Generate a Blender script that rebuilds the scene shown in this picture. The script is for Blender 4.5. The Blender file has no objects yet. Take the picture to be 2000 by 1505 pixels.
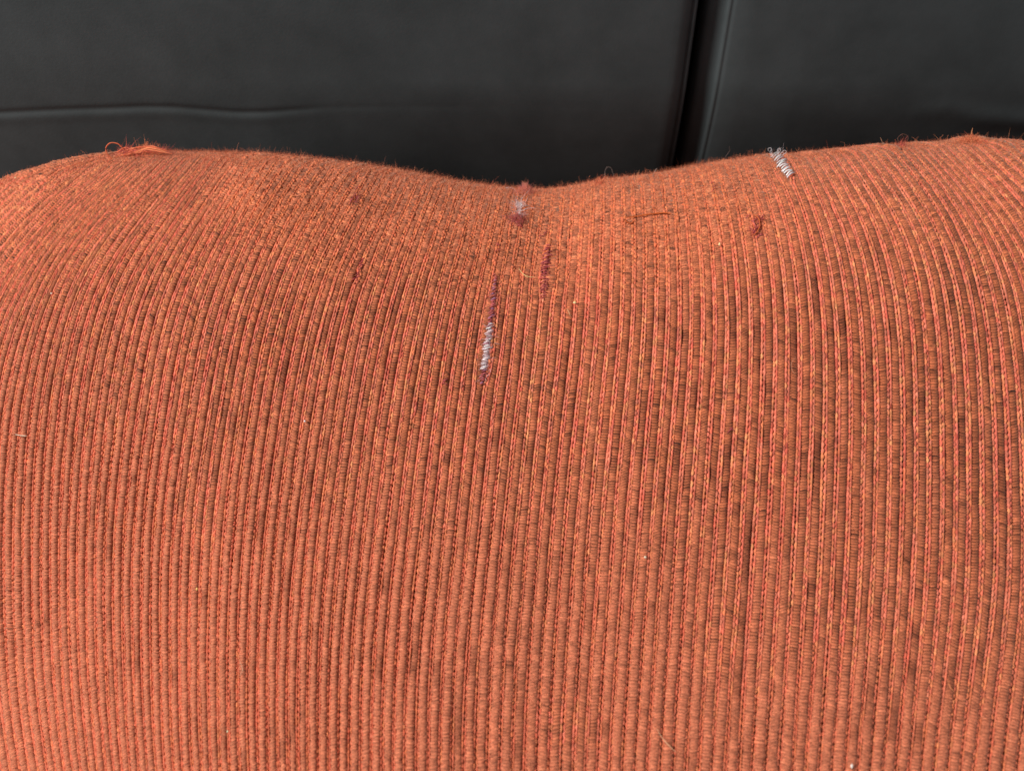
import bpy, math
import numpy as np
from mathutils import Matrix, Vector

rng = np.random.default_rng(7)
scene = bpy.context.scene
COL = scene.collection

# ------------------------------------------------------------------ camera
W0, H0 = 2000.0, 1505.0            # size of the photograph the measurements refer to
HFOV = math.radians(60.0)
FPX = (W0 / 2) / math.tan(HFOV / 2)
PITCH = math.radians(48.0)         # looking down
D0 = 0.21                          # distance to the middle of the cushion top
ZS = 0.14                          # cushion height there
FWD = np.array([0, math.cos(PITCH), -math.sin(PITCH)])
RGT = np.array([1.0, 0, 0])
UPV = np.array([0, math.sin(PITCH), math.cos(PITCH)])
CAM = np.array([0, 0, ZS]) - D0 * FWD

cd = bpy.data.cameras.new('camera')
cam = bpy.data.objects.new('camera', cd)
COL.objects.link(cam)
cam.location = CAM.tolist()
cam.rotation_euler = (math.pi / 2 - PITCH, 0, 0)
cd.sensor_fit = 'HORIZONTAL'
cd.sensor_width = 36.0
cd.angle = HFOV
cd.clip_start = 0.01
cd.clip_end = 20
cd.dof.use_dof = True
cd.dof.focus_distance = 0.208
cd.dof.aperture_fstop = 17.0
scene.render.filter_size = 1.0
scene.camera = cam

# ------------------------------------------------------------------ light
w = bpy.data.worlds.new('World')
scene.world = w
w.use_nodes = True
bgn = w.node_tree.nodes['Background']
bgn.inputs[0].default_value = (0.95, 0.97, 1.0, 1)
bgn.inputs[1].default_value = 0.27


def area_lamp(name, loc, target, size, watts, color):
    ld = bpy.data.lights.new(name, 'AREA')
    ld.shape = 'DISK'
    ld.size = size
    ld.energy = watts
    ld.color = color
    o = bpy.data.objects.new(name, ld)
    COL.objects.link(o)
    o.location = loc
    o.rotation_euler = (Vector(target) - Vector(loc)).to_track_quat('-Z', 'Y').to_euler()
    return o


area_lamp('ceiling_lamp', (-0.86, -0.14, 0.98), (0, 0.03, 0.14), 0.42, 20.0, (1.0, 0.955, 0.89))

vs = scene.view_settings
vs.view_transform = 'Standard'
vs.look = 'None'
vs.exposure = 0.0
vs.gamma = 1.0

# ------------------------------------------------------------------ helpers


def set_mesh(name, V, F, mat, parent=None, col=None, smooth=True):
    """V (n,3), F (m,4) or (m,3) index array -> one mesh object"""
    V = np.asarray(V, dtype=np.float32)
    F = np.asarray(F, dtype=np.int32)
    me = bpy.data.meshes.new(name)
    k = F.shape[1]
    me.vertices.add(len(V))
    me.vertices.foreach_set('co', V.ravel())
    me.loops.add(F.size)
    me.loops.foreach_set('vertex_index', F.ravel())
    me.polygons.add(len(F))
    me.polygons.foreach_set('loop_start', np.arange(0, F.size, k, dtype=np.int32))
    me.polygons.foreach_set('loop_total', np.full(len(F), k, dtype=np.int32))
    me.polygons.foreach_set('use_smooth', np.full(len(F), smooth, dtype=bool))
    if col is not None:
        a = me.attributes.new('Col', 'FLOAT_COLOR', 'POINT')
        c = np.ones((len(V), 4), dtype=np.float32)
        c[:, :3] = col
        a.data.foreach_set('color', c.ravel())
    me.update(calc_edges=True)
    me.materials.append(mat)
    o = bpy.data.objects.new(name, me)
    COL.objects.link(o)
    if parent is not None:
        o.parent = parent
    return o


def grid_faces(nr, nc, off=0):
    i = np.arange(nr - 1)[:, None] * nc + np.arange(nc - 1)[None, :]
    i = i.ravel() + off
    return np.stack([i, i + 1, i + nc + 1, i + nc], 1)


def unit(a):
    return a / np.maximum(np.linalg.norm(a, axis=-1, keepdims=True), 1e-12)


def sstep(a, b, x):
    t = np.clip((x - a) / (b - a), 0, 1)
    return t * t * (3 - 2 * t)


def smooth_noise(n, step, r):
    """1D value noise with knots every `step` samples, about -1..1"""
    m = int(n / step) + 4
    k = r.uniform(-1, 1, m)
    x = np.arange(n) / step
    i = x.astype(int)
    f = x - i
    f = f * f * (3 - 2 * f)
    return k[i] * (1 - f) + k[i + 1] * f


_NT = rng.uniform(-1, 1, (64, 64))


def noise2(x, y):
    xi = np.floor(x).astype(int)
    yi = np.floor(y).astype(int)
    fx = x - xi
    fy = y - yi
    fx = fx * fx * (3 - 2 * fx)
    fy = fy * fy * (3 - 2 * fy)
    g = lambda a, b: _NT[a % 64, b % 64]
    return ((g(xi, yi) * (1 - fx) + g(xi + 1, yi) * fx) * (1 - fy)
            + (g(xi, yi + 1) * (1 - fx) + g(xi + 1, yi + 1) * fx) * fy)


def lin(r, g, b):
    c = np.array([r, g, b]) / 255.0
    return np.where(c <= 0.04045, c / 12.92, ((c + 0.055) / 1.055) ** 2.4)


def tag(o, label=None, cat=None, group=None, kind=None):
    if label:
        o['label'] = label
    if cat:
        o['category'] = cat
    if group:
        o['group'] = group
    if kind:
        o['kind'] = kind
    return o


# ------------------------------------------------------------------ materials


def nt_new(name):
    m = bpy.data.materials.new(name)
    m.use_nodes = True
    t = m.node_tree
    return m, t, t.nodes['Principled BSDF']


def yarn_material(name, rough=0.85, sheen=0.25, nscale=5200.0, amount=0.35):
    m, t, p = nt_new(name)
    at = t.nodes.new('ShaderNodeAttribute')
    at.attribute_name = 'Col'
    tc = t.nodes.new('ShaderNodeTexCoord')
    no = t.nodes.new('ShaderNodeTexNoise')
    no.inputs['Scale'].default_value = nscale
    no.inputs['Detail'].default_value = 3
    t.links.new(tc.outputs['Object'], no.inputs['Vector'])
    mr = t.nodes.new('ShaderNodeMapRange')
    mr.inputs[1].default_value = 0.3
    mr.inputs[2].default_value = 0.7
    mr.inputs[3].default_value = 1 - amount
    mr.inputs[4].default_value = 1 + amount
    t.links.new(no.outputs[0], mr.inputs[0])
    mx = t.nodes.new('ShaderNodeVectorMath')
    mx.operation = 'SCALE'
    t.links.new(at.outputs['Color'], mx.inputs[0])
    t.links.new(mr.outputs[0], mx.inputs['Scale'])
    t.links.new(mx.outputs[0], p.inputs['Base Color'])
    bu = t.nodes.new('ShaderNodeBump')
    bu.inputs['Strength'].default_value = 0.5
    bu.inputs['Distance'].default_value = 0.0001
    t.links.new(no.outputs[0], bu.inputs['Height'])
    t.links.new(bu.outputs[0], p.inputs['Normal'])
    p.inputs['Roughness'].default_value = rough
    p.inputs['Specular IOR Level'].default_value = 0.2
    p.inputs['Sheen Weight'].default_value = sheen
    p.inputs['Sheen Roughness'].default_value = 0.5
    p.inputs['Sheen Tint'].default_value = (1.0, 0.81, 0.67, 1)
    return m


M_CORD = yarn_material('chenille cord', 0.9, 0.28)
M_YARN = yarn_material('warp yarn', 0.75, 0.3, 4800, 0.22)
M_FUZZ = yarn_material('loose fibre', 0.8, 0.0, 900, 0.2)

m, t, p = nt_new('backing weave')
p.inputs['Base Color'].default_value = (0.30, 0.075, 0.028, 1)
p.inputs['Roughness'].default_value = 0.95
p.inputs['Specular IOR Level'].default_value = 0.1
M_BACK = m


def panel_material(name):
    m, t, p = nt_new(name)
    tc = t.nodes.new('ShaderNodeTexCoord')
    no = t.nodes.new('ShaderNodeTexNoise')
    no.inputs['Scale'].default_value = 45
    no.inputs['Detail'].default_value = 6
    no.inputs['Roughness'].default_value = 0.65
    t.links.new(tc.outputs['Object'], no.inputs['Vector'])
    cr = t.nodes.new('ShaderNodeValToRGB')
    cr.color_ramp.elements[0].position = 0.3
    cr.color_ramp.elements[0].color = (0.048, 0.0605, 0.065, 1)
    cr.color_ramp.elements[1].position = 0.75
    cr.color_ramp.elements[1].color = (0.074, 0.091, 0.098, 1)
    t.links.new(no.outputs[0], cr.inputs[0])
    t.links.new(cr.outputs[0], p.inputs['Base Color'])
    n2 = t.nodes.new('ShaderNodeTexNoise')
    n2.inputs['Scale'].default_value = 1500
    n2.inputs['Detail'].default_value = 3
    t.links.new(tc.outputs['Object'], n2.inputs['Vector'])
    bu = t.nodes.new('ShaderNodeBump')
    bu.inputs['Strength'].default_value = 0.12
    bu.inputs['Distance'].default_value = 0.0003
    t.links.new(n2.outputs[0], bu.inputs['Height'])
    t.links.new(bu.outputs[0], p.inputs['Normal'])
    p.inputs['Roughness'].default_value = 0.82
    p.inputs['Specular IOR Level'].default_value = 0.25
    return m


M_PANEL = panel_material('black matt vinyl')
m, t, p = nt_new('shade black')  # near black stands in for the shade behind the gap
tc = t.nodes.new('ShaderNodeTexCoord')
no = t.nodes.new('ShaderNodeTexNoise')
no.inputs['Scale'].default_value = 30
t.links.new(tc.outputs['Object'], no.inputs['Vector'])
cr = t.nodes.new('ShaderNodeValToRGB')
cr.color_ramp.elements[0].color = (0.006, 0.006, 0.006, 1)
cr.color_ramp.elements[1].color = (0.010, 0.010, 0.010, 1)
t.links.new(no.outputs[0], cr.inputs[0])
t.links.new(cr.outputs[0], p.inputs['Base Color'])
p.inputs['Roughness'].default_value = 0.9
M_DARK = m

# ------------------------------------------------------------------ cushion shape
SIL = np.array([(-700, 800), (-400, 570), (-200, 445), (-80, 388), (0, 357), (60, 339), (120, 323), (200, 307), (270, 299),
                (330, 297), (400, 299), (480, 303), (560, 308), (640, 317), (720, 326), (790, 338), (850, 350),
                (900, 359), (960, 367), (1020, 373), (1060, 374), (1110, 370), (1160, 358), (1190, 353),
                (1240, 349), (1300, 340), (1380, 324), (1450, 313), (1520, 306), (1600, 297), (1700, 288),
                (1800, 282), (1850, 277), (1890, 273), (1930, 277), (2000, 275), (2200, 272), (2400, 285), (2700, 330)], float)


def sil(x):
    return np.interp(x, SIL[:, 0], SIL[:, 1])


SLOPE = 0.268
ALPHA = math.atan(SLOPE)
RAD = 0.085
YB = -0.005
ymax_arc = RAD * math.sin(ALPHA) + RAD * math.sin(math.radians(66))
XG = np.linspace(-0.30, 0.30, 241)
ZOFF = np.zeros_like(XG)


def profile(yy):
    yy = np.minimum(yy, ymax_arc + YB)
    q = yy - YB
    arc = -RAD * math.cos(ALPHA) + np.sqrt(np.maximum(RAD ** 2 - (q - RAD * math.sin(ALPHA)) ** 2, 1e-9))
    return np.where(q < 0, SLOPE * q, arc) + SLOPE * YB


def height(x, y):
    z = ZS + profile(y)
    front = sstep(-0.07, 0.05, y)
    z = z + np.interp(x, XG, ZOFF) * (0.30 + 0.70 * front)
    # the left flank falls away, the right front turns slightly down
    z = z - 1.9 * np.maximum(0.02 - x, 0) ** 2 * (1 - 0.75 * front)
    z = z - 1.2 * np.maximum(x - 0.06, 0) ** 2 * (1 - front)
    # slow unevenness of the filling
    z = z + 0.0011 * noise2(x * 26 + 3.3, y * 22 + 7.1) + 0.0005 * noise2(x * 75 + 13.3, y * 55 + 2.1)
    return z


def project(P):
    d = P - CAM
    zc = d @ FWD
    return W0 / 2 + FPX * (d @ RGT) / zc, H0 / 2 - FPX * (d @ UPV) / zc, zc


YY = np.linspace(-0.02, ymax_arc + YB, 160)
for it in range(60):
    X2, Y2 = np.meshgrid(XG, YY, indexing='ij')
    P = np.stack([X2, Y2, height(X2, Y2)], -1)
    px, py, zc = project(P)
    k = py.argmin(1)
    ii = np.arange(len(XG))
    err = py[ii, k] - sil(px[ii, k])
    ZOFF += 0.6 * err * zc[ii, k] / (FPX * UPV[2])
    ZOFF = np.convolve(np.pad(ZOFF, 1, mode='edge'), [0.04, 0.92, 0.04], 'valid')
SIL_Y = Y2[ii, k]


def hit(X, Y):
    """surface point seen at photograph position (X, Y)"""
    X = np.asarray(X, float)
    Y = np.asarray(Y, float)
    d = FWD + ((X - W0 / 2) / FPX)[..., None] * RGT - ((Y - H0 / 2) / FPX)[..., None] * UPV
    ts = np.linspace(0.12, 0.42, 150)
    lo = np.full(X.shape, ts[0])
    hi = np.full(X.shape, np.nan)
    for a in ts[1:]:
        Q = CAM + a * d
        below = Q[..., 2] < height(Q[..., 0], Q[..., 1])
        new = below & np.isnan(hi)
        hi = np.where(new, a, hi)
        lo = np.where(np.isnan(hi), a, lo)
    ok = ~np.isnan(hi)
    hi = np.where(ok, hi, lo)
    for _ in range(22):
        mid = (lo + hi) / 2
        Q = CAM + mid[..., None] * d
        below = Q[..., 2] < height(Q[..., 0], Q[..., 1])
        hi = np.where(below, mid, hi)
        lo = np.where(below, lo, mid)
    return CAM + hi[..., None] * d, ok


def normal_at(x, y):
    e = 0.0012
    dzx = (height(x + e, y) - height(x - e, y)) / (2 * e)
    dzy = (height(x, y + e) - height(x, y - e)) / (2 * e)
    return unit(np.stack([-dzx, -dzy, np.ones_like(dzx)], -1))


# ------------------------------------------------------------------ run of the weave over the cushion (dx/dy as the fabric is stretched)
S = np.array([
    (50, 345, -1.3), (200, 330, -1.26), (250, 400, -.93), (100, 470, -.75), (20, 560, -.55), (120, 560, -.42),
    (350, 330, -.85), (350, 450, -.66), (450, 350, -.68), (330, 620, -.28), (450, 600, -.31), (480, 480, -.46),
    (560, 400, -.62), (665, 490, -.48), (640, 380, -.66), (680, 570, -.29), (715, 470, -.44), (805, 560, -.30), (830, 430, -.38),
    (920, 560, -.25), (950, 430, -.26), (955, 640, -.13), (1050, 600, -.09), (1060, 450, -.13), (1150, 600, -.08), (1150, 430, -.05),
    (1250, 560, 0), (1300, 450, .04), (1400, 560, .06), (1400, 420, .14), (1480, 500, .17), (1450, 380, .26),
    (1500, 600, .04), (1520, 520, .12), (1570, 400, .32), (1530, 325, .62), (1700, 350, .68), (1700, 480, .33), (1730, 590, .14),
    (1850, 400, .60), (1870, 500, .35), (1900, 600, .17), (1790, 310, .95), (1970, 330, 1.1), (1960, 450, .62), (1985, 570, .22),
    (30, 700, -.25), (60, 800, -.15), (400, 700, -.19), (340, 850, -.17), (240, 950, -.12), (30, 1000, -.02), (30, 900, -.07),
    (600, 700, -.21), (640, 950, -.14), (900, 750, -.15), (900, 950, -.10), (1100, 720, -.13), (1070, 950, -.10),
    (1300, 750, -.09), (1280, 950, -.075), (1430, 740, -.05), (1430, 950, -.07), (1550, 800, -.02), (1750, 700, .05), (1790, 900, .0),
    (1950, 700, .10), (1950, 880, .03), (40, 1100, 0), (40, 1300, .06), (50, 1450, .15), (200, 1200, .02), (200, 1450, .10),
    (300, 1100, -.03), (320, 1400, .03), (450, 1100, -.07), (450, 1400, .02), (600, 1100, -.10), (600, 1350, -.02),
    (800, 1100, -.12), (800, 1400, -.03), (950, 1100, -.12), (950, 1400, -.03), (1100, 1100, -.08), (1100, 1400, -.05),
    (1300, 1100, -.08), (1300, 1400, -.07), (1600, 1100, -.05), (1600, 1400, -.07), (1800, 1100, -.04), (1800, 1260, -.10),
    (1800, 1400, -.10), (1950, 1100, -.02), (1950, 1250, -.13), (1950, 1400, -.12)], float)
_c = S[:, :2] / 1000.0


def _k(r2):
    return np.where(r2 > 1e-12, 0.5 * r2 * np.log(np.maximum(r2, 1e-12)), 0)


_A = _k(((_c[:, None] - _c[None]) ** 2).sum(-1)) + 0.012 * np.eye(len(S))
_Pm = np.concatenate([np.ones((len(S), 1)), _c], 1)
_M = np.block([[_A, _Pm], [_Pm.T, np.zeros((3, 3))]])
_w = np.linalg.solve(_M, np.concatenate([S[:, 2], np.zeros(3)]))


def slope_field(X, Y):
    x = np.clip(X, -60, 2050) / 1000.0
    y = np.clip(Y, 300, 1490) / 1000.0
    q = np.stack([x, y], -1)
    r2 = ((q[:, None] - _c[None]) ** 2).sum(-1)
    v = _k(r2) @ _w[:len(S)] + _w[len(S)] + x * _w[len(S) + 1] + y * _w[len(S) + 2]
    return np.clip(v, -1.4, 1.2)


# rib positions at row 900 of the photograph: the pitch grows to the right
u_pos = [-330.0]
while u_pos[-1] < 2330:
    pitch = np.interp(u_pos[-1], [-300, 0, 500, 1000, 1500, 2000], [16.2, 17.8, 20.6, 23.2, 25.3, 26.0])
    u_pos.append(u_pos[-1] + pitch / 2)     # even = cord, odd = pair of yarns
u_pos = np.array(u_pos)
NL = len(u_pos)
STEP = 6.0
rows_dn = np.arange(900, 1760 + STEP, STEP)
rows_up = np.arange(900, 250, -STEP)


def trace(rows):
    X = u_pos.copy()
    out = [X]
    for a, b in zip(rows[:-1], rows[1:]):
        s1 = slope_field(X, np.full(NL, a))
        Xm = X + s1 * (b - a) / 2
        s2 = slope_field(Xm, np.full(NL, (a + b) / 2))
        X = X + s2 * (b - a)
        out.append(X)
    return np.array(out)


up = trace(rows_up)
dn = trace(rows_dn)
ROWS = np.concatenate([rows_up[::-1], rows_dn[1:]])
LX = np.concatenate([up[::-1], dn[1:]], 0).T      # (NL, rows)

# places where the weave is pulled apart: centre line and half width in photo pixels
SLITS = [
    (np.array([(500, 978), (535, 968), (600, 961), (640, 957), (690, 950), (720, 946), (760, 941)], float),
     np.array([(500, 0), (545, 1.5), (600, 3), (650, 4.6), (690, 5.4), (715, 4.6), (740, 2), (760, 0)], float)),
    (np.array([(480, 1071), (520, 1067), (560, 1064), (590, 1062)], float),
     np.array([(475, 0), (505, 5), (540, 6), (565, 4), (590, 0)], float)),
    (np.array([(285, 1502), (305, 1515), (330, 1530), (350, 1543), (362, 1550)], float),
     np.array([(280, 4), (320, 6), (345, 5), (365, 0)], float)),
    (np.array([(500, 712), (520, 706), (545, 696), (560, 692)], float),
     np.array([(500, 0), (520, 3), (545, 4), (562, 0)], float)),
]
for cl, hw in SLITS:
    xc = np.interp(ROWS, cl[:, 0], cl[:, 1])
    hh = np.interp(ROWS, hw[:, 0], hw[:, 1], left=0, right=0)
    d = LX - xc[None]
    LX = LX + np.sign(d) * hh[None] * np.exp(-np.abs(d) / 26.0)

# ------------------------------------------------------------------ lift the lines on to the cushion
RR = np.broadcast_to(ROWS[None], LX.shape)
PW, ok = hit(LX, RR)
vis = ok & (RR > sil(LX) + 9)
YN = 520
Ygrid = np.linspace(-0.150, ymax_arc + YB - 0.002, YN)
GX = np.zeros((NL, YN))
for i in range(NL):
    m_ = vis[i]
    yy = PW[i, m_, 1][::-1]
    xx = PW[i, m_, 0][::-1]          # from the front to the back
    yy, idx = np.unique(np.maximum.accumulate(yy), return_index=True)
    xx = xx[idx]
    g = np.interp(Ygrid, yy, xx)
    # carry on over the back with the last direction, easing off
    n = min(14, len(yy) - 1)
    s_end = np.clip((xx[-1] - xx[-1 - n]) / (yy[-1] - yy[-1 - n]), -1.2, 1.2)
    over = np.maximum(Ygrid - yy[-1], 0)
    g = g + s_end * 0.05 * (1 - np.exp(-over / 0.05))
    s_beg = (xx[3] - xx[0]) / (yy[3] - yy[0] + 1e-9)
    g = g + s_beg * np.minimum(Ygrid - yy[0], 0)
    GX[i] = g
# light smoothing along the lines
ker = np.array([1, 4, 6, 4, 1.]) / 16
GX = np.apply_along_axis(lambda v: np.convolve(np.pad(v, 2, mode='edge'), ker, 'valid'), 1, GX)
GP = np.stack([GX, np.broadcast_to(Ygrid, GX.shape), height(GX, np.broadcast_to(Ygrid, GX.shape))], -1)
GN = normal_at(GX, np.broadcast_to(Ygrid, GX.shape))
GT = unit(np.gradient(GP, axis=1))
GB = unit(np.cross(GT, GN))                       # to the right of the line
# local pitch: distance to the neighbouring line of the same kind
dP = np.zeros((NL, YN))
dP[1:-1] = np.abs(((GP[2:] - GP[:-2]) * GB[1:-1]).sum(-1))
dP[0] = dP[1]
dP[-1] = dP[-2]
dP = np.clip(dP, 0.0011, 0.0042)
dP = np.apply_along_axis(lambda v: np.convolve(np.pad(v, 4, mode='edge'), np.ones(9) / 9, 'valid'), 1, dP)
SS = np.concatenate([np.zeros((NL, 1)), np.cumsum(np.linalg.norm(np.diff(GP, axis=1), axis=-1), 1)], 1)


def along(i, s):
    f = lambda A: np.stack([np.interp(s, SS[i], A[i, :, k]) for k in range(3)], -1)
    return f(GP), unit(f(GN)), unit(f(GB)), np.interp(s, SS[i], dP[i]), unit(f(GT))


# ------------------------------------------------------------------ cushion
cushion = bpy.data.objects.new('cushion', None)
COL.objects.link(cushion)
cushion.location = (0, 0, 0)
tag(cushion, 'worn rust orange cushion of ribbed cloth with frayed slits and a sagging back edge', 'cushion')

# body under the weave: top, then down to the floor all round
xs = np.linspace(-0.215, 0.215, 175)
ys = np.linspace(-0.165, ymax_arc + YB, 200)
X2, Y2 = np.meshgrid(xs, ys, indexing='ij')
Z2 = height(X2, Y2)
N2 = normal_at(X2, Y2)
B = np.stack([X2, Y2, Z2], -1) - 0.00035 * N2


def skirt(B):
    a = B
    back = [B[:, -1]]
    for dy, zf in ((0.006, 0.75), (0.009, 0.45), (0.004, 0.15), (-0.01, 0.0)):
        q = B[:, -1].copy()
        q[:, 1] += dy
        q[:, 2] = q[:, 2] * zf
        back.append(q)
    front = []
    for dy, zf in ((-0.010, 0.0), (-0.02, 0.15), (-0.024, 0.5), (-0.016, 0.8), (-0.006, 0.94)):
        q = B[:, 0].copy()
        q[:, 1] += dy
        q[:, 2] = q[:, 2] * zf
        front.append(q)
    a = np.concatenate([np.stack(front, 1), B, np.stack(back[1:], 1)], 1)
    L, R_ = [], []
    for dx, zf in ((0.005, 0.0), (0.02, 0.15), (0.024, 0.5), (0.016, 0.8), (0.006, 0.94)):
        q = a[0].copy()
        q[:, 0] -= dx
        q[:, 2] *= zf
        L.append(q)
        q = a[-1].copy()
        q[:, 0] += dx
        q[:, 2] *= zf
        R_.append(q)
    return np.concatenate([np.stack(L), a, np.stack(R_[::-1])], 0)


BB = skirt(B)
set_mesh('backing', BB.reshape(-1, 3), grid_faces(BB.shape[0], BB.shape[1])[:, ::-1], M_BACK, cushion)

C_BROWN = lin(164, 89, 58)
C_BARE = lin(118, 60, 40)
C_NAP = lin(194, 113, 84)
C_TOP = lin(198, 112, 78)
PAL = np.array([lin(228, 120, 98), lin(222, 110, 88), lin(228, 136, 92), lin(232, 152, 100), lin(206, 88, 72),
                lin(190, 74, 62), lin(220, 124, 102), lin(224, 126, 82)])
PALW = np.array([.24, .2, .16, .08, .06, .02, .14, .10])

WRAP = 0.00060
fuzz_pts = []
th = np.radians(np.array([-108, -62, -20, 20, 62, 108]))
NC = len(th)


def wear_masks(P):
    X, Y, _ = project(P)
    # nap brushed up at the bottom and the lower left; worn and felted along the top
    nap = sstep(760, 1330, Y + 0.33 * (1000 - X) * (X < 1000) + 0.12 * (1000 - X) * (X >= 1000) + 70 * noise2(X / 160, Y / 160))
    top = 1 - sstep(70, 320, Y - sil(X) + 50 * noise2(X / 90 + 5, Y / 90))
    for sx, sy, rx, ry in ((1650, 1180, 150, 130), (1880, 1230, 120, 160), (1420, 1240, 60, 110), (1110, 1420, 70, 60), (400, 960, 60, 120)):
        nap = nap * (1 - 0.75 * np.exp(-((X - sx) / rx) ** 2 - ((Y - sy) / ry) ** 2))
    top = top * (0.34 + 0.66 * sstep(330, 520, X) * (1 - sstep(1400, 1620, X)))
    return X, Y, np.clip(nap, 0, 1), np.clip(top, 0, 1)




def SIL_AT(x):
    return float(np.interp(x[len(x) // 2], XG, SIL_Y))


def seen(i, s):
    P = np.stack([np.interp(s, SS[i], GP[i, :, k]) for k in range(3)], -1)
    X, Y, _ = project(P)
    # as far as a camera a little to either side would see, and a little over the back edge
    k0 = int(np.interp(SIL_AT(P[:, 0]), P[:, 1], np.arange(len(s))))
    m_ = (X > -120) & (X < 2120) & (Y < 1560) & (np.arange(len(s)) < k0 + int(0.010 / (s[1] - s[0])))
    if not m_.any():
        return s[:0]
    k = np.flatnonzero(m_)
    return s[k[0]:k[-1] + 1]


# where single cords have lost their pile and lie dark: photo position and size
THIN = [(665, 485, 8, 48), (632, 398, 8, 30), (697, 530, 9, 36), (328, 838, 8, 26), (408, 985, 8, 42), (275, 800, 8, 30), (556, 735, 8, 34),
        (1165, 505, 8, 24), (1320, 890, 9, 34), (1332, 1050, 8, 30), (1412, 872, 9, 40), (1640, 985, 8, 34), (1692, 700, 9, 30), (1838, 520, 10, 28),
        (1962, 930, 9, 46), (1722, 1300, 9, 26), (1545, 690, 8, 40), (1870, 460, 9, 26), (1990, 1250, 9, 60), (1860, 1330, 10, 40), (1770, 1090, 9, 30),
        (1640, 1150, 9, 46), (1700, 1190, 9, 40), (1600, 1190, 8, 40), (445, 840, 7, 30), (1020, 1440, 8, 30)]


def slope_mid(sx, sy):
    return float(slope_field(np.array([sx], float), np.array([sy], float))[0])


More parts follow.
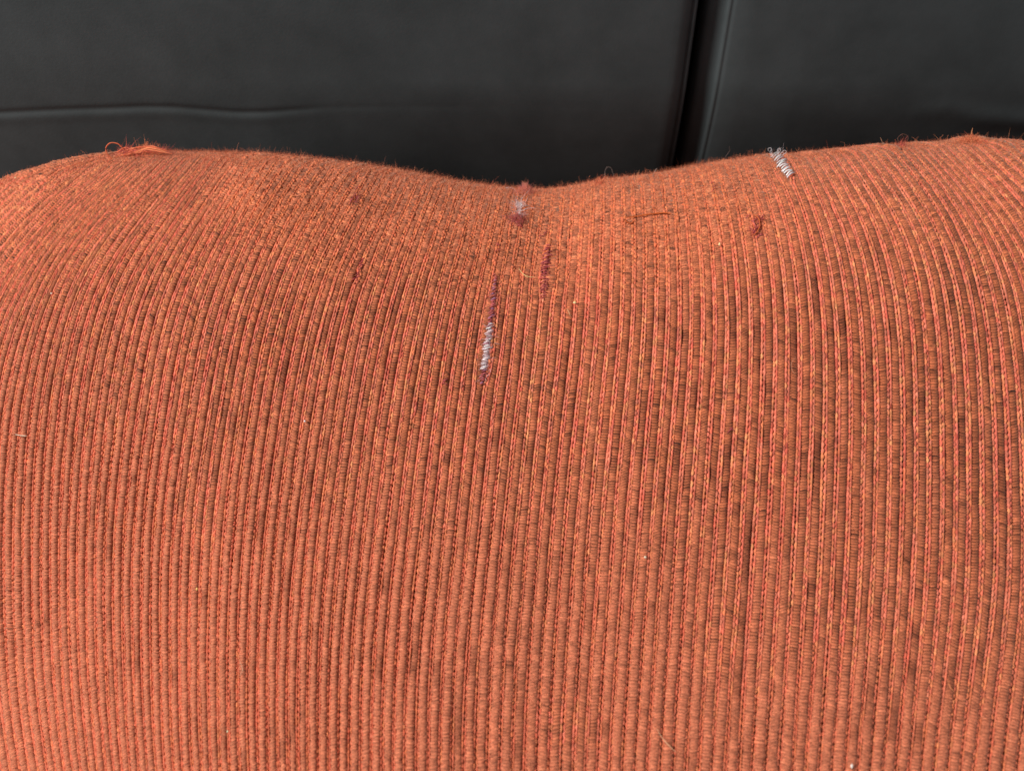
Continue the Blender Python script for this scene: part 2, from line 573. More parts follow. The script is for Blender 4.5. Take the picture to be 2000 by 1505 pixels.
n_cord = n_yarn = 0
for i in range(2, NL - 2):
    r = np.random.default_rng(1000 + i)
    L = SS[i, -1]
    if i % 2 == 0:
        # ------------------------------------------------ one wound cord
        ds = WRAP / 4
        s = seen(i, np.arange(0, L, ds))
        if len(s) < 40:
            continue
        P, N, Bv, pt, T = along(i, s)
        n = len(s)
        X, Y, nap, top = wear_masks(P)
        # slubs: stretches where the cord is thin and sunk, so the gap beside it reads dark
        slub = np.clip(smooth_noise(n, 85, r) * 0.65 + smooth_noise(n, 26, r) * 0.6, -1, 1)
        sunk = np.clip(-slub - 0.42 + 0.14 * sstep(700, 1500, X), 0, 1) * 1.5 * (1 - top)
        for sx, sy, rx, ry in THIN:
            sunk = np.minimum(sunk + 0.9 * np.exp(-((X - sx - slope_mid(sx, sy) * (Y - sy)) / rx) ** 2 - ((Y - sy) / ry) ** 2), 1.0)
        flat = nap * sstep(550, 1100, X)
        a = pt * (0.325 + 0.025 * slub - 0.05 * sunk + 0.02 * nap + 0.06 * flat + 0.09 * top)
        hh = pt * (0.235 + 0.03 * slub - 0.065 * sunk + 0.09 * nap - 0.10 * flat - 0.03 * top)
        side = pt * (0.045 * smooth_noise(n, 60, r) + 0.03 * smooth_noise(n, 22, r) + (0.025 + 0.04 * top) * smooth_noise(n, 9, r))
        slant = 1.1 * np.sin(s / 0.05 + i) + 0.5
        ph = s[:, None] / WRAP + slant[:, None] * th[None] * 0.42 + 0.3 * smooth_noise(n, 24, r)[:, None]
        amp = (0.30 * (1 - 0.45 * nap))[:, None]
        rad = 1 + amp * (0.25 - (1 - np.abs(np.sin(np.pi * ph))) ** 2) * 1.3 + r.normal(size=(n, NC)) * (0.07 + 0.08 * nap + 0.18 * top)[:, None]
        V = (P[:, None] + Bv[:, None] * (a[:, None] * np.sin(th)[None] * rad + side[:, None])[..., None]
             + N[:, None] * (hh[:, None] * np.cos(th)[None] * rad)[..., None])
        wr = r.normal(size=int(L / WRAP) + 40)
        wi = np.clip(np.floor(ph + 10).astype(int), 0, len(wr) - 1)
        c = C_BROWN[None] + (C_BARE - C_BROWN)[None] * np.clip(0.12 + 0.72 * sunk, 0, 1)[:, None]
        c = c + (C_NAP - c) * (0.85 * nap * (1 - 0.6 * np.clip(sunk, 0, 1)))[:, None]
        c = c + (C_TOP - c) * (0.75 * top)[:, None]
        # wrap light and shade painted as bands; patches brushed up along the cord
        patch = np.clip(0.15 + 0.5 * smooth_noise(n, 130, r) + 0.35 * smooth_noise(n, 37, r), 0, 1)
        c = c + (C_NAP - c) * (0.38 * patch * (1 - np.clip(sunk, 0, 1)))[:, None]
        wrap_shade = np.where(np.mod(ph, 1.0) < 0.5, 1.0, -1.0) * (1 - 0.55 * nap - 0.2 * top)[:, None]
        c = c[:, None, :] * (1 + 0.40 * wrap_shade + 0.20 * wr[wi] * (1 - 0.6 * nap)[:, None])[..., None] * (1 + (0.17 - 0.02 * nap + 0.10 * top + 0.06 * flat)[:, None, None] * r.normal(size=(n, NC, 1)))
        c = c * (1 + (0.09 * top + 0.08 * flat) * noise2(P[:, 0] * 1100, P[:, 1] * 900) + 0.08 * top * noise2(P[:, 0] * 400 + 9, P[:, 1] * 330))[:, None, None]
        c = np.clip(c, 0.006, 0.9)
        set_mesh('cord', V.reshape(-1, 3), grid_faces(n, NC), M_CORD, cushion, c.reshape(-1, 3))
        n_cord += 1
        # roots for loose fibres
        k = r.integers(0, n, int(n * 2.0))
        keep = (X[k] > -60) & (X[k] < 2060) & (Y[k] < 1580) & (r.uniform(size=len(k)) < 0.15 + 0.25 * nap[k] + 0.5 * flat[k] + 0.85 * top[k])
        k = k[keep]
        tj = r.uniform(-1.0, 1.0, len(k))
        q = P[k] + Bv[k] * (a[k] * np.sin(tj))[:, None] + N[k] * (hh[k] * np.cos(tj))[:, None]
        fuzz_pts.append((q, N[k], Bv[k] * np.sin(tj)[:, None] + N[k] * np.cos(tj)[:, None], T[k],
                         (c[k, 2] * 1.15 + 0.02), top[k], nap[k]))
    else:
        # ------------------------------------------------ a pair of yarns, each a string of stitches
        for sgn in (-1, 1):
            BEAD = 0.00122 * r.uniform(0.95, 1.06)
            ds = BEAD / 4
            s = seen(i, np.arange(0, L, ds))
            if len(s) < 30:
                continue
            P, N, Bv, pt, T = along(i, s)
            n = len(s)
            X, Y, nap, top = wear_masks(P)
            ph = s / BEAD + (0.5 if sgn > 0 else 0) + 0.25 * smooth_noise(n, 15, r)
            env = np.abs(np.sin(np.pi * ph)) ** 0.7
            jit = smooth_noise(n, 5, r)
            flat = nap * sstep(550, 1100, X)
            rr = pt * (0.113 - 0.02 * nap - 0.018 * flat + 0.04 * top) * (0.58 + 0.54 * env) * (1 + (0.12 + 0.2 * top) * jit)
            lat = pt * ((0.108 + 0.02 * top) * sgn + 0.022 * np.cos(2 * np.pi * ph) * sgn + 0.035 * smooth_noise(n, 40, r) + 0.03 * top * smooth_noise(n, 5, r))
            up_ = pt * (0.035 + 0.045 * env - 0.03 * nap + 0.0 * top + 0.035 * smooth_noise(n, 48, r))
            t5 = np.radians(np.array([-100, -34, 34, 100]))
            rad = 1.04 + (0.05 + 0.15 * top)[:, None] * r.normal(size=(n, 4))
            V = (P[:, None] + Bv[:, None] * (lat[:, None] + rr[:, None] * np.sin(t5)[None] * rad)[..., None]
                 + N[:, None] * (up_[:, None] + 1.1 * rr[:, None] * np.cos(t5)[None] * rad)[..., None])
            bi = np.floor(ph + 2).astype(int)
            # the dye drifts along the yarn: runs of yellow orange, coral and red
            hue = smooth_noise(int(bi.max()) + 4, 11, r)
            pick = r.choice(len(PAL), size=int(bi.max()) + 4, p=PALW)
            cc = (PAL[pick] * 0.62 + 0.38 * lin(210, 112, 82)) * (1 + 0.17 * r.normal(size=(len(pick), 1)))
            cc = cc * (1 + hue[:, None] * np.array([0.02, 0.16, 0.10]))
            c = cc[bi]
            c = c + (lin(206, 102, 66) - c) * (0.55 * nap)[:, None]
            c = c + (lin(212, 112, 66) - c) * (0.7 * top)[:, None]
            c = c * (1 + (0.10 + 0.10 * top)[:, None] * r.normal(size=(n, 1)))
            c = c * (1 + (0.09 * top + 0.08 * flat) * noise2(P[:, 0] * 1100, P[:, 1] * 900) + 0.08 * top * noise2(P[:, 0] * 400 + 9, P[:, 1] * 330))[:, None]
            c = np.clip(c, 0.006, 0.92)
            set_mesh('yarn', V.reshape(-1, 3), grid_faces(n, 4), M_YARN, cushion, np.repeat(c, 4, 0))
            n_yarn += 1


def ribbons(name, P0, D, length, width, col, parent, bend=0.5, seg=2, r=rng, mat=None, ring=3):
    """thin curved three sided fibres, one joined mesh"""
    n = len(P0)
    D = unit(D)
    ref = unit(r.normal(size=(n, 3)))
    A = unit(np.cross(D, ref))
    C2 = np.cross(D, A)
    rows = []
    for k in range(seg + 1):
        f = k / seg
        c = P0 + D * (length * f)[:, None] + A * (bend * length * f * f * 0.6)[:, None]
        wd = width * (1 - 0.6 * f)
        rows.append(np.stack([c + (A * math.cos(q) + C2 * math.sin(q)) * wd[:, None] for q in np.arange(ring) * 2 * math.pi / ring], 1))
    V = np.stack(rows, 1)                         # n, seg+1, ring, 3
    base = (np.arange(n) * (seg + 1) * ring)[:, None]
    f = []
    for k in range(seg):
        for j in range(ring if ring > 2 else 1):
            j2 = (j + 1) % ring
            f.append([k * ring + j, k * ring + j2, (k + 1) * ring + j2, (k + 1) * ring + j])
    f = np.array(f)
    F = (base[:, :, None] + f[None]).reshape(-1, 4)
    c = np.repeat(col, (seg + 1) * ring, 0)
    o = set_mesh(name, V.reshape(-1, 3), F, mat or M_FUZZ, parent, c)
    return o


q = np.concatenate([f[0] for f in fuzz_pts])
fn = np.concatenate([f[2] for f in fuzz_pts])
ft = np.concatenate([f[3] for f in fuzz_pts])
fc = np.concatenate([f[4] for f in fuzz_pts])
ftop = np.concatenate([f[5] for f in fuzz_pts])
fnap = np.concatenate([f[6] for f in fuzz_pts])
MAXF = 150000
if len(q) > MAXF:
    sel = rng.choice(len(q), MAXF, replace=False)
    q, fn, ft, fc, ftop, fnap = q[sel], fn[sel], ft[sel], fc[sel], ftop[sel], fnap[sel]
nf = len(q)
dirs = fn * 0.55 + 0.75 * rng.normal(size=(nf, 3)) * 0.6 + ft * rng.normal(size=(nf, 1)) * 0.5
ln = 0.00055 * np.exp(0.35 * rng.normal(size=nf)) * (0.9 + 0.9 * ftop + 0.3 * fnap)
fz = ribbons('fuzz', q, dirs, ln, np.full(nf, 0.000024), np.clip(fc * (1 + 0.16 * rng.normal(size=(nf, 1))), 0.01, 0.9), cushion, 0.7, 2, rng, None, 2)
tag(fz, kind='stuff')

# ------------------------------------------------------------------ torn places: threads of the ground weave showing


def tube(name, pts, radius, col, parent=None, mat=None, nside=6, taper=0.3):
    pts = np.asarray(pts, float)
    n = len(pts)
    t_ = unit(np.gradient(pts, axis=0))
    ref = np.array([0.13, 0.37, 0.92])
    a = unit(np.cross(t_, ref))
    b = np.cross(t_, a)
    f = np.linspace(0, 1, n)
    rad = radius * (1 - taper * np.abs(2 * f - 1) ** 3)
    ang = np.arange(nside + 1) * 2 * math.pi / nside
    V = pts[:, None] + rad[:, None, None] * (a[:, None] * np.cos(ang)[None, :, None] + b[:, None] * np.sin(ang)[None, :, None])
    V = V[:, :-1]
    idx = np.arange(n * nside).reshape(n, nside)
    idx = np.concatenate([idx, idx[:, :1]], 1)
    F = np.stack([idx[:-1, :-1], idx[:-1, 1:], idx[1:, 1:], idx[1:, :-1]], -1).reshape(-1, 4)
    return set_mesh(name, V.reshape(-1, 3), F, mat or M_FUZZ, parent, np.broadcast_to(col, (n * nside, 3)))


C_WHITE = lin(244, 230, 236)
C_PURPLE = lin(190, 98, 98)
C_PLUM = lin(164, 72, 80)
C_PINK = lin(212, 112, 104)


def weft(X, Y, half, tilt, radius, col, lift=0.0005, bow=0.0004, r=rng):
    """one short thread lying across a slit, centred at photo position (X, Y)"""
    k = np.linspace(-1, 1, 7)
    Q, _ = hit(X + half * k, Y + tilt * half * k + 0.6 * r.normal())
    N = normal_at(Q[:, 0], Q[:, 1])
    Q = Q + N * (lift + bow * (1 - k * k))[:, None]
    o = tube('weft_thread', Q, radius, np.clip(col * (1 + 0.12 * r.normal()), 0.01, 0.9), cushion)
    return o


def slit_threads(cl, hw, y0, y1, dy, colf, tilt=-0.15, radius=0.00017, extra=4.0, lift=0.00045):
    y = y0
    while y < y1:
        xc = np.interp(y, cl[:, 0], cl[:, 1])
        h = np.interp(y, hw[:, 0], hw[:, 1], left=0, right=0) + extra
        c, lb = colf(y)
        o = weft(xc + rng.normal() * 1.6, y, h * rng.uniform(0.7, 1.1), tilt + 0.13 * rng.normal(), radius * rng.uniform(0.8, 1.15), c, lift)
        if lb:
            o['label'] = lb
        y += dy * rng.uniform(0.75, 1.25)


def col_main(y):
    if y < 632 or y > 722:
        return (C_PURPLE if rng.uniform() < 0.7 else lin(170, 120, 150)), 'plum thread bared in the long slit'
    if rng.uniform() < 0.3:
        return lin(190, 140, 150), None
    return (C_WHITE if rng.uniform() < 0.55 else lin(222, 196, 198)), 'white thread bared in the long slit'


slit_threads(*SLITS[0], 540, 752, 2.5, col_main, extra=2.6, lift=0.0005, radius=0.00012)
slit_threads(*SLITS[1], 484, 585, 4.0, lambda y: (C_PLUM if rng.uniform() < .6 else C_PURPLE, 'plum thread bared in the patch right of the long slit'), extra=5.5, radius=0.00012, lift=0.0006)
slit_threads(*SLITS[2], 292, 350, 3.2, lambda y: (lin(252, 244, 248) if y > 297 else lin(190, 170, 175), 'white thread bared at the back edge'), tilt=-0.5, extra=3.6, radius=0.00021, lift=0.0008)
slit_threads(*SLITS[3], 508, 558, 4.5, lambda y: (C_PLUM, 'plum thread bared in a short slit'), extra=1.5, radius=0.00011, lift=0.0003)
for (X, Y, n, sx, sy) in ((1478, 432, 7, 9, 5), (1474, 456, 8, 8, 6), (972, 486, 4, 3, 7), (1396, 375, 3, 6, 6), (700, 385, 4, 6, 9), (1062, 470, 2, 4, 8),
                          (693, 395, 4, 6, 9), (1010, 438, 6, 10, 5), (1430, 845, 2, 3, 4), (868, 750, 3, 3, 4)):
    for _ in range(n):
        weft(X + sx * rng.normal() * 0.8, Y + sy * rng.normal(), rng.uniform(3, 6), -0.3 + 0.6 * rng.normal(), 0.00009, C_PLUM if rng.uniform() < .6 else C_PURPLE, 0.0005)


def at_px(X, Y, lift=0.0):
    Q, _ = hit(np.atleast_1d(np.asarray(X, float)), np.atleast_1d(np.asarray(Y, float)))
    N = normal_at(Q[:, 0], Q[:, 1])
    return Q + lift * N, N


def tuft(name, label, X, Y, n, spread, length, cols, up=0.6, seed=1, width=0.00004, lean=(0, 0, 0), mound=0.0006):
    r = np.random.default_rng(seed)
    gx = np.clip(r.normal(size=n), -2, 2)
    Q, N = at_px(X + spread[0] * gx, np.maximum(Y + spread[1] * r.normal(size=n), Y - 6), 0.0003)
    # matted heap: roots fill a low mound, fibres lie in all directions
    Q = Q + N * (mound * np.exp(-(gx * 1.1) ** 2) * r.uniform(0, 1, n))[:, None]
    D = N * up * 0.4 + 0.8 * r.normal(size=(n, 3)) + np.array(lean)
    c = np.array(cols)[r.integers(0, len(cols), n)] * (1 + 0.12 * r.normal(size=(n, 1)))
    o = ribbons(name, Q, D, length * np.exp(0.4 * r.normal(size=n)), np.full(n, width), np.clip(c, 0.01, 0.9), cushion, 0.9, 4, r)
    if label:
        o['label'] = label
    o['kind'] = 'stuff'
    return o


O_ = [lin(234, 136, 98), lin(240, 150, 104), lin(224, 116, 84)]
tuft('frayed_tuft', 'orange frayed tuft with plum fibres on the left shoulder', 284, 298, 900, (20, 4), 0.0013, O_, 0.6, 3, 0.00004, (0.4, 0, 0.1), 0.0020)
tuft('frayed_tuft', None, 250, 302, 600, (16, 3), 0.0012, [lin(196, 96, 84), lin(206, 104, 76), lin(186, 92, 92)], 0.6, 4, 0.00005, (0, 0, 0), 0.0014)
tuft('frayed_tuft', None, 312, 298, 260, (12, 3), 0.0014, [lin(206, 106, 86), lin(196, 96, 90)], 0.6, 14, 0.00004, (0.3, 0, 0), 0.0008)
tuft('frayed_tuft', 'pink frayed tuft in the dip of the back edge', 1024, 377, 1100, (12, 4), 0.0008, [lin(232, 142, 122), lin(222, 128, 112), lin(236, 146, 112), lin(214, 134, 130)], 0.7, 5, 0.00004, (0, 0, 0), 0.0021)
tuft('frayed_tuft', 'white frayed fibres below the dip', 1012, 410, 190, (4, 9), 0.0014, [C_WHITE, C_WHITE, lin(240, 190, 180)], 0.6, 6, 0.00005)
tuft('frayed_tuft', None, 1008, 432, 420, (9, 6), 0.0011, [lin(214, 106, 94), lin(190, 90, 94), lin(206, 110, 110), lin(224, 160, 150)], 0.6, 7, 0.00004, (0, 0, 0), 0.0008)
tuft('frayed_tuft', 'orange frayed peak on the right shoulder', 1895, 279, 800, (17, 4), 0.0008, O_, 0.7, 8, 0.00004, (0, 0, 0), 0.0012)
tuft('frayed_tuft', None, 1172, 360, 200, (5, 3), 0.0012, O_ + [lin(200, 90, 80)], 0.7, 9, 0.00004, (0, 0, 0), 0.0013)
tuft('frayed_tuft', None, 1760, 288, 160, (7, 3), 0.0010, [lin(190, 90, 86), lin(206, 104, 80)], 0.7, 10, 0.00004, (0, 0, 0), 0.0008)
tuft('frayed_tuft', 'white frayed fibres at the back edge', 1512, 308, 60, (8, 4), 0.0013, [C_WHITE], 0.8, 11, 0.00004)
rt = np.random.default_rng(77)
STRANDS = [(228 + 22 * rt.uniform(), 304 + 3 * rt.normal(), rt.uniform(0.55, 1.05), rt.uniform(0.15, 0.65)) for _ in range(14)]
tuft('frayed_tuft', 'reddish frayed scuff below the white threads of the back edge', 1481, 434, 110, (6, 10), 0.0009, [lin(206, 96, 76), lin(196, 84, 76), lin(180, 76, 78)], 0.6, 15, 0.00005)
tuft('frayed_tuft', None, 1472, 458, 80, (8, 5), 0.0009, [lin(186, 80, 80), lin(206, 96, 80)], 0.6, 16, 0.00005)
# short beard along the whole back edge
r = np.random.default_rng(21)
nb = 5200
bx = r.uniform(-20, 2020, nb)
Q, N = at_px(bx, sil(bx) + 5 + np.abs(r.normal(size=nb)) * 9, 0.0005)
cc = np.array(O_)[r.integers(0, 3, nb)] * (1 + 0.15 * r.normal(size=(nb, 1)))
o = ribbons('edge_fuzz', Q, N * 0.7 + 0.6 * r.normal(size=(nb, 3)), 0.0009 * np.exp(0.45 * r.normal(size=nb)), np.full(nb, 0.000026), np.clip(cc, 0.01, 0.9), cushion, 0.9, 3, r)
tag(o, kind='stuff')


def curl(X, Y, pts, radius, col, name='loose_thread', label=None, parent=cushion, mat=None):
    """thread that starts on the cloth at photo position (X, Y); pts are offsets in mm (right, up, out)"""
    Q, N = at_px(X, Y, 0.0005)
    pts = np.array(pts, float) * 0.001
    # smooth curve through the offsets
    tt = np.linspace(0, 1, len(pts))
    t2 = np.linspace(0, 1, 22)
    k = np.stack([np.interp(t2, tt, pts[:, j]) for j in range(3)], -1)
    for _ in range(2):
        k[1:-1] = (k[:-2] + 2 * k[1:-1] + k[2:]) / 4
    PP = Q[0] + k[:, :1] * RGT + k[:, 1:2] * np.array([0, 0.55, 0.835]) + k[:, 2:] * np.array([0, -0.8, 0.6])
    o = tube(name, PP, radius, col, parent, mat, 6, 0.5)
    if label:
        o['label'] = label
    return o


curl(226, 312, [(0, -1, 0.4), (-1.6, 0.6, .6), (-1.9, 2.2, .8), (-0.6, 3.6, .9), (1.4, 3.4, .8), (2.4, 2.2, .6), (3.2, 1.0, .2)], 0.00014, lin(214, 108, 74), label='orange thread standing up in a small loop')
curl(250, 318, [(0, 0, .3), (-2.5, -1.5, .5), (-4, -4, .4), (-7, -8, .3), (-9, -11, 0)], 0.00016, lin(196, 96, 66))
curl(1014, 372, [(0, 0, 0), (-1.2, 1.6, .4), (-1.9, 2.4, .4), (-1.2, 3.3, .5), (-1.8, 4.4, .5), (-2.6, 4.6, .5)], 0.00007, C_WHITE, label='white thread end curling up in the dip')
curl(1008, 374, [(0, 0, 0), (-1.8, .6, .4), (-2.6, .5, .4), (-3.4, .2, .5)], 0.00006, C_WHITE)
for (X, dx, hgt) in ((1506, -0.6, 3.0), (1516, 0.5, 2.6), (1524, 0.9, 1.8)):
    a_ = np.linspace(0, 2 * math.pi, 9)
    p_ = [(0, 0, 0), (dx * .5, hgt * .3, .3)] + [(dx + 0.5 * math.sin(v), hgt * .7 - 0.45 * math.cos(v), .3) for v in a_]
    curl(X, sil(X) + 5, p_, 0.00006, lin(206, 200, 204), label='pale thread end in a tight ring on the back edge')
curl(1182, 356, [(0, 0, 0), (-.2, 2.2, .2), (.4, 3.6, .2), (1.6, 3.4, .1), (2.2, 1.6, 0), (2.6, .2, 0)], 0.00004, lin(150, 130, 124))
curl(1276, 348, [(0, 0, 0), (.3, 1.0, .1), (.7, 1.8, .1), (1.0, 2.0, 0)], 0.00007, lin(160, 140, 130))
curl(1415, 322, [(0, 0, 0), (.2, 1.6, .1), (1.2, 3.0, .1), (1.0, 4.2, 0)], 0.00003, lin(130, 110, 104))
curl(1756, 286, [(0, 0, 0), (-.8, 1.6, .1), (.6, 2.8, .1), (2.2, 2.0, 0), (2.0, .8, 0)], 0.00004, lin(150, 104, 90))
curl(1725, 288, [(0, 0, 0), (-.6, 1.2, .1), (-1.0, 2.0, 0)], 0.00006, lin(186, 140, 110))
curl(1896, 274, [(0, 0, 0), (-.1, 1.4, .1), (.1, 2.6, 0)], 0.00008, lin(206, 140, 100))
curl(1566, 300, [(0, 0, 0), (-.6, .8, .1), (0, 1.5, .1), (.7, .9, 0)], 0.0001, lin(196, 140, 120))
curl(285, 292, [(0, 0, 0), (.8, 1.6, .1), (1.4, 2.2, .1), (1.6, 3.2, 0)], 0.00008, lin(186, 120, 90))
for X, Y, g_, h_ in STRANDS:
    j_ = 0.6 * rt.normal(size=(5, 2)) * np.array([1.6, 0.8])
    curl(X, Y, [(0, 0, 0), (3.4 * g_ + j_[0, 0], 1.9 * h_ + j_[0, 1], .4), (6.6 * g_ + j_[1, 0], 3.7 * h_ + j_[1, 1], .4), (9.6 * g_ + j_[2, 0], 3.0 * h_ + j_[2, 1], .3), (13.0 * g_ + 2 * j_[3, 0], 1.0 * h_, .1)],
         rt.uniform(0.00010, 0.00018), np.array(O_ + [lin(214, 112, 104)])[rt.integers(0, 4)], name='frayed_strand')
Q_ = []
fz_ = np.random.default_rng(91)
ys_ = fz_.uniform(560, 745, 260)
xs_ = np.interp(ys_, SLITS[0][0][:, 0], SLITS[0][0][:, 1]) + fz_.normal(size=260) * 6
Q_, N_ = at_px(xs_, ys_, 0.0006)
cc_ = np.where((fz_.uniform(size=(260, 1)) < 0.5), lin(206, 130, 120), np.where((ys_ > 640)[:, None], C_WHITE, C_PURPLE))
tag(ribbons('slit_fuzz', Q_, N_ * 0.5 + 0.8 * fz_.normal(size=(260, 3)), 0.0011 * np.exp(0.4 * fz_.normal(size=260)), np.full(260, 0.00003), cc_, cushion, 0.9, 4, fz_), kind='stuff')
for k_ in range(26):
    X = r.uniform(10, 1990)
    g_ = r.uniform(0.6, 2.2)
    s_ = r.normal() * 1.2
    curl(X, sil(X) + 4, [(0, 0, 0), (s_ * .3, g_ * .5, .1), (s_, g_, .1), (s_ * 1.3 + r.normal() * .5, g_ * 1.1, 0)], r.uniform(0.00002, 0.00004), lin(176, 112, 84), name='stray_fibre')


def px_thread(pts, radius, col, name, label=None, lift=0.0012, parent=None, cat=None, group=None, flat=None):
    """thread lying on the cloth along a run of photo positions"""
    pts = np.array(pts, float)
    tt = np.linspace(0, 1, len(pts))
    t2 = np.linspace(0, 1, 18)
    x = np.interp(t2, tt, pts[:, 0])
    y = np.interp(t2, tt, pts[:, 1])
    for _ in range(2):
        x[1:-1] = (x[:-2] + 2 * x[1:-1] + x[2:]) / 4
        y[1:-1] = (y[:-2] + 2 * y[1:-1] + y[2:]) / 4
    Q, N = at_px(x, y, lift)
    o = tube(name, Q, radius, col, parent, None, 6, 0.6)
    if label:
        o['label'] = label
    if cat:
        o['category'] = cat
    if group:
        o['group'] = group
    return o


px_thread([(1222, 434), (1226, 440), (1234, 442), (1240, 436)], 0.00016, lin(170, 78, 36), 'loose_thread', 'brown snagged thread lying crosswise near the back edge', 0.0008, cushion)
px_thread([(1222, 432), (1245, 429), (1275, 424), (1300, 422), (1312, 424)], 0.00017, lin(186, 90, 42), 'loose_thread', 'brown snagged thread lying crosswise near the back edge', 0.0010, cushion)
px_thread([(1470, 424), (1482, 432), (1484, 448), (1478, 460), (1468, 466)], 0.00016, lin(190, 96, 56), 'loose_thread', None, 0.0010, cushion)
# lint and hairs that lie on the cloth: things of their own
L_ = 'lint caught on the cushion'
px_thread([(1012, 531), (1018, 540), (1028, 547), (1044, 548)], 0.00007, lin(240, 214, 150), 'lint_hair', 'curved pale yellow hair right of the long slit', 0.0013, None, 'hair', L_)
px_thread([(38, 847), (48, 849), (60, 850)], 0.00008, lin(240, 224, 200), 'lint_hair', 'short straight white hair at the left side of the cushion', 0.0012, None, 'hair', L_)
px_thread([(1281, 1424), (1290, 1440), (1300, 1452), (1318, 1470)], 0.00006, lin(226, 190, 150), 'lint_hair', 'long fine pale hair near the bottom of the cushion', 0.0012, None, 'hair', L_)
px_thread([(1108, 608), (1112, 616), (1114, 622)], 0.00005, lin(240, 200, 150), 'lint_hair', 'small bent yellow hair just under the pale straw fleck', 0.0012, None, 'hair', L_)
px_thread([(1552, 700), (1543, 712), (1545, 726), (1552, 734)], 0.00004, lin(206, 150, 120), 'lint_hair', 'faint curled hair on a dark rib at right', 0.0012, None, 'hair', L_)
px_thread([(474, 1290), (478, 1300), (480, 1310), (474, 1318)], 0.00005, lin(222, 180, 150), 'lint_hair', 'small hooked pale hair low on the left half', 0.0012, None, 'hair', L_)
px_thread([(1846, 1330), (1850, 1342), (1858, 1352)], 0.00005, lin(230, 150, 100), 'lint_hair', 'fine orange hair low on the right side', 0.0012, None, 'hair', L_)
for (X, Y, a_, b_, c_, lab) in ((1123, 596, 5, 2.4, lin(246, 226, 170), 'pale straw fleck right of the plum patch'),
                                (1406, 483, 2.6, 4.2, lin(250, 226, 170), 'cream fleck with a tail below the snagged brown thread'),
                                (1260, 1089, 3.2, 2.4, lin(250, 236, 210), 'tiny cream fleck in the middle of the lower right'),
                                (598, 824, 2.0, 2.4, lin(236, 240, 240), 'tiny white fleck left of the long slit'),
                                (391, 1150, 2.2, 3.2, lin(240, 196, 120), 'tiny yellow fleck in the lower left'),
                                (106, 575, 2.4, 1.8, lin(246, 236, 220), 'tiny white fleck on the left shoulder'),
                                (36, 355, 4.0, 2.2, lin(226, 180, 140), 'pale fleck by the left end of the back edge'),
                                (450, 1428, 2.0, 2.4, lin(236, 220, 180), 'tiny pale fleck near the bottom left'),
                                (1660, 1496, 2.4, 5.0, lin(236, 230, 220), 'white fleck at the very bottom right')):
    Q, N = at_px(X, Y, 0.0011)
    mmpx = 0.00009
    n_, m_s = 7, 8
    v = []
    rr_ = np.random.default_rng(int(X))
    for i_ in range(n_):
        la = -math.pi / 2 + math.pi * i_ / (n_ - 1)
        for j_ in range(m_s):
            lo_ = 2 * math.pi * j_ / m_s
            k_ = 1 + 0.18 * rr_.normal()
            v.append(Q[0] + k_ * (RGT * a_ * mmpx * math.cos(la) * math.cos(lo_) + UPV * b_ * mmpx * math.sin(la) + N[0] * 1.6 * mmpx * math.cos(la) * math.sin(lo_)))
    idx = np.arange(n_ * m_s).reshape(n_, m_s)
    idx = np.concatenate([idx, idx[:, :1]], 1)
    F = np.stack([idx[:-1, :-1], idx[:-1, 1:], idx[1:, 1:], idx[1:, :-1]], -1).reshape(-1, 4)
    o = set_mesh('lint_fleck', np.array(v), F, M_FUZZ, None, np.broadcast_to(c_, (n_ * m_s, 3)))
    tag(o, lab, 'lint', L_)

# ------------------------------------------------------------------ black panels standing behind
YP = float(SIL_Y.max()) + 0.026


def on_panel(X, Y):
    d = FWD + (X - W0 / 2) / FPX * RGT - (Y - H0 / 2) / FPX * UPV
    t_ = (YP - CAM[1]) / d[1]
    return CAM + t_ * d


g0 = on_panel(1375, 0)
g1 = on_panel(1327, 330)
tilt = (g0[0] - g1[0]) / (g0[2] - g1[2])
print('gap', g0, g1, 'tilt', tilt, 'YP', YP)
ppm = FPX / (np.dot(on_panel(1375, 100) - CAM, FWD))     # px per metre on the panel


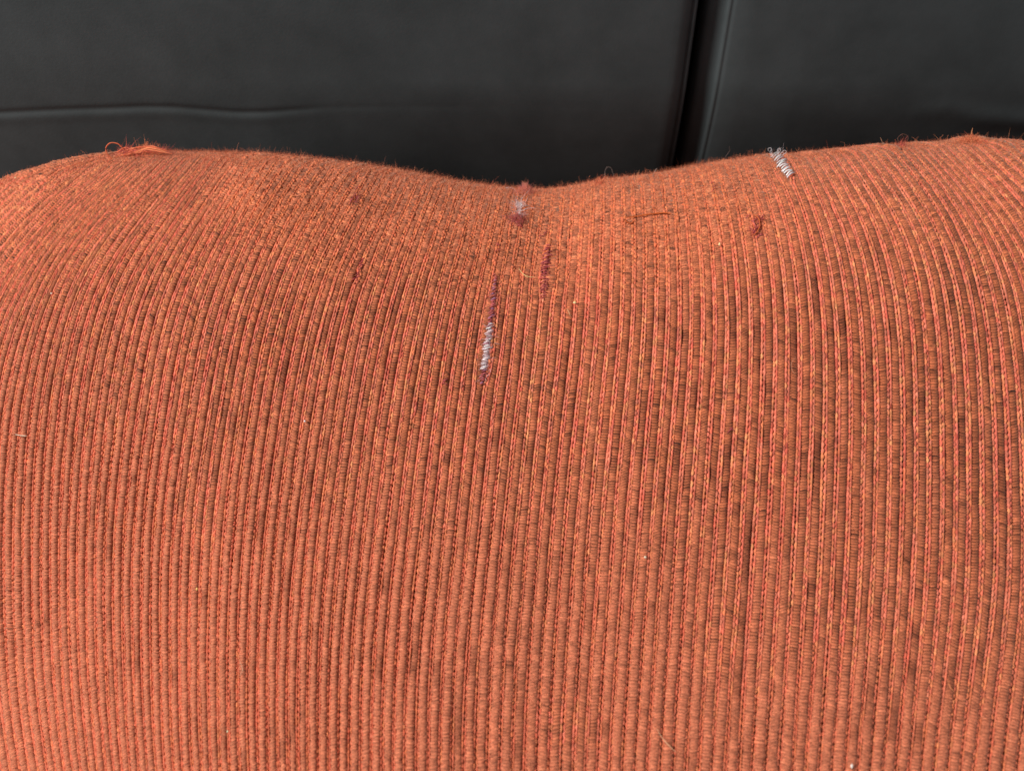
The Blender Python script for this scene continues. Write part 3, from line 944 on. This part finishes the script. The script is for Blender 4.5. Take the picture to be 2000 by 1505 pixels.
def panel_mesh(name, x_in, x_out, side, prof, ridge, label):
    """side +1: the panel runs to the right of the gap. prof: list of (distance from gap edge, depth) for the rounded rim"""
    root = bpy.data.objects.new(name, None)
    COL.objects.link(root)
    zc_ = on_panel(500, 219)[2]
    zs = np.unique(np.concatenate([np.linspace(0.0, 0.5, 150), np.linspace(zc_ - 0.012, zc_ + 0.012, 90)]))
    d_in = np.array([p_[0] for p_ in prof])
    dep = np.array([p_[1] for p_ in prof])
    xr = np.concatenate([d_in, np.linspace(d_in[-1], abs(x_out - x_in), 240)[1:]])
    dr = np.concatenate([dep, np.zeros(239)])
    A, Z = np.meshgrid(xr, zs, indexing='ij')
    Dp = np.broadcast_to(dr[:, None], A.shape).copy()
    Xw = x_in + side * A + tilt * (Z - g1[2])
    # the sheet bends back a little at its foot, shaped to darken the lower part
    low = np.maximum(zc_ + 0.010 - Z, 0)
    bend = 0.21 * (low - 0.012 * (1 - np.exp(-low / 0.012))) * (0.25 + 0.75 * sstep(on_panel(420, 300)[0], on_panel(950, 300)[0], Xw))
    Yw = YP + np.minimum(bend, 0.009) + Dp - ridge(Xw, Z) - 0.0008 * noise2(Xw * 14 + 20, Z * 14 + 9) * sstep(0.0, 0.03, A)
    V = np.stack([Xw, Yw, Z], -1)
    F = grid_faces(*A.shape)
    if side > 0:
        F = F[:, ::-1]
    face = set_mesh('face', V.reshape(-1, 3)[:, :] - np.array([0, YP, 0]), F[:, ::-1], M_PANEL, root)
    root.location = (0, YP, 0)
    # the sheet behind the face
    x0, x1 = sorted((x_in + side * 0.003, x_out))
    vv = [(x + tilt * (z - g1[2]), y, z) for x in (x0, x1) for y in (0.0105, 0.028) for z in (0.0, 0.5)]
    ff = [(0, 1, 3, 2), (4, 6, 7, 5), (0, 4, 5, 1), (2, 3, 7, 6), (1, 5, 7, 3), (0, 2, 6, 4)]
    set_mesh('core_board', np.array(vv), np.array(ff), M_DARK, root, smooth=False)
    tag(root, label, 'panel', 'black panels behind the cushion')
    return root


# crease in the left panel, traced on the sheet
cx = [(-400, 232), (0, 226), (80, 222), (150, 219), (220, 217), (280, 214), (340, 215), (400, 220), (460, 225), (520, 225), (570, 221), (640, 216), (760, 214), (1000, 214), (1380, 216)]
cw = np.array([on_panel(a_, b_) for a_, b_ in cx])
st = np.interp(cw[:, 0], [on_panel(-400, 220)[0], on_panel(40, 220)[0], on_panel(520, 220)[0], on_panel(640, 220)[0], on_panel(1000, 215)[0]], [1.0, 1.0, 0.9, 0.20, 0.03])


def ridge_left(x, z):
    zc = np.interp(x, cw[:, 0], cw[:, 2])
    a_ = np.interp(x, cw[:, 0], st)
    d_ = z - zc
    return a_ * (0.00010 * np.exp(-((d_ + 0.0018) / 0.0018) ** 2) - 0.00026 * np.exp(-((d_ - 0.0006) / 0.0011) ** 2))


rw = np.array([on_panel(a_, b_) for a_, b_ in [(1560, 214), (1780, 206), (1860, 196), (1920, 216), (2000, 222), (2300, 226)]])


def ridge_right(x, z):
    zc = np.interp(x, rw[:, 0], rw[:, 2])
    a_ = np.interp(x, rw[:, 0], [0, 0.1, 0.5, 0.8, 1, 1])
    d_ = z - zc
    return a_ * 0.0008 * np.exp(-((d_ + 0.003) / 0.004) ** 2)


mm = lambda px_: px_ / ppm
gl = on_panel(1370, 0)[0] - tilt * (g0[2] - g1[2])
gr = on_panel(1392, 0)[0] - tilt * (g0[2] - g1[2])
profL = [(0.0, 0.014), (0.0, 0.005), (mm(2), 0.0026), (mm(5), 0.0015), (mm(8), 0.0012), (mm(10), 0.0014), (mm(12), 0.0022), (mm(14), 0.0021), (mm(17), 0.0010), (mm(24), 0.0003), (mm(36), 0.0)]
profR = [(0.0, 0.016), (mm(1), 0.0062), (mm(10), 0.0054), (mm(22), 0.0042), (mm(30), 0.0030), (mm(33), 0.0016), (mm(36), 0.0012), (mm(39), 0.0012), (mm(41), 0.0013), (mm(44), 0.0010), (mm(50), 0.0007), (mm(90), 0.0003), (mm(190), 0.0)]
panel_mesh('black_panel', gl, gl - 0.42, -1, profL, ridge_left, 'black matt panel left of the dark gap with a wavy horizontal crease')
panel_mesh('black_panel', gr, gr + 0.30, 1, profR, ridge_right, 'smooth black matt panel right of the dark gap with a rounded rim')


def box(name, x0, x1, y0, y1, z0, z1, mat):
    vv = [(x, y, z) for x in (x0, x1) for y in (y0, y1) for z in (z0, z1)]
    ff = [(0, 1, 3, 2), (4, 6, 7, 5), (0, 4, 5, 1), (2, 3, 7, 6), (1, 5, 7, 3), (0, 2, 6, 4)]
    o = set_mesh(name, np.array(vv), np.array(ff), mat, None, smooth=False)
    o['kind'] = 'structure'
    return o


box('floor', -0.8, 0.8, -0.6, YP + 0.06, -0.05, -0.004, M_DARK)
box('gap_backdrop', -0.8, 0.8, YP + 0.062, YP + 0.09, -0.05, 0.6, M_DARK)  # added black backing so the gap between the panels stays dark
print('cords', n_cord, 'yarns', n_yarn, 'fibres', nf)
print('tris', sum(sum(len(p_.vertices) - 2 for p_ in o_.data.polygons) if len(o_.data.polygons) < 100 else 2 * len(o_.data.polygons) for o_ in scene.objects if o_.type == 'MESH'))
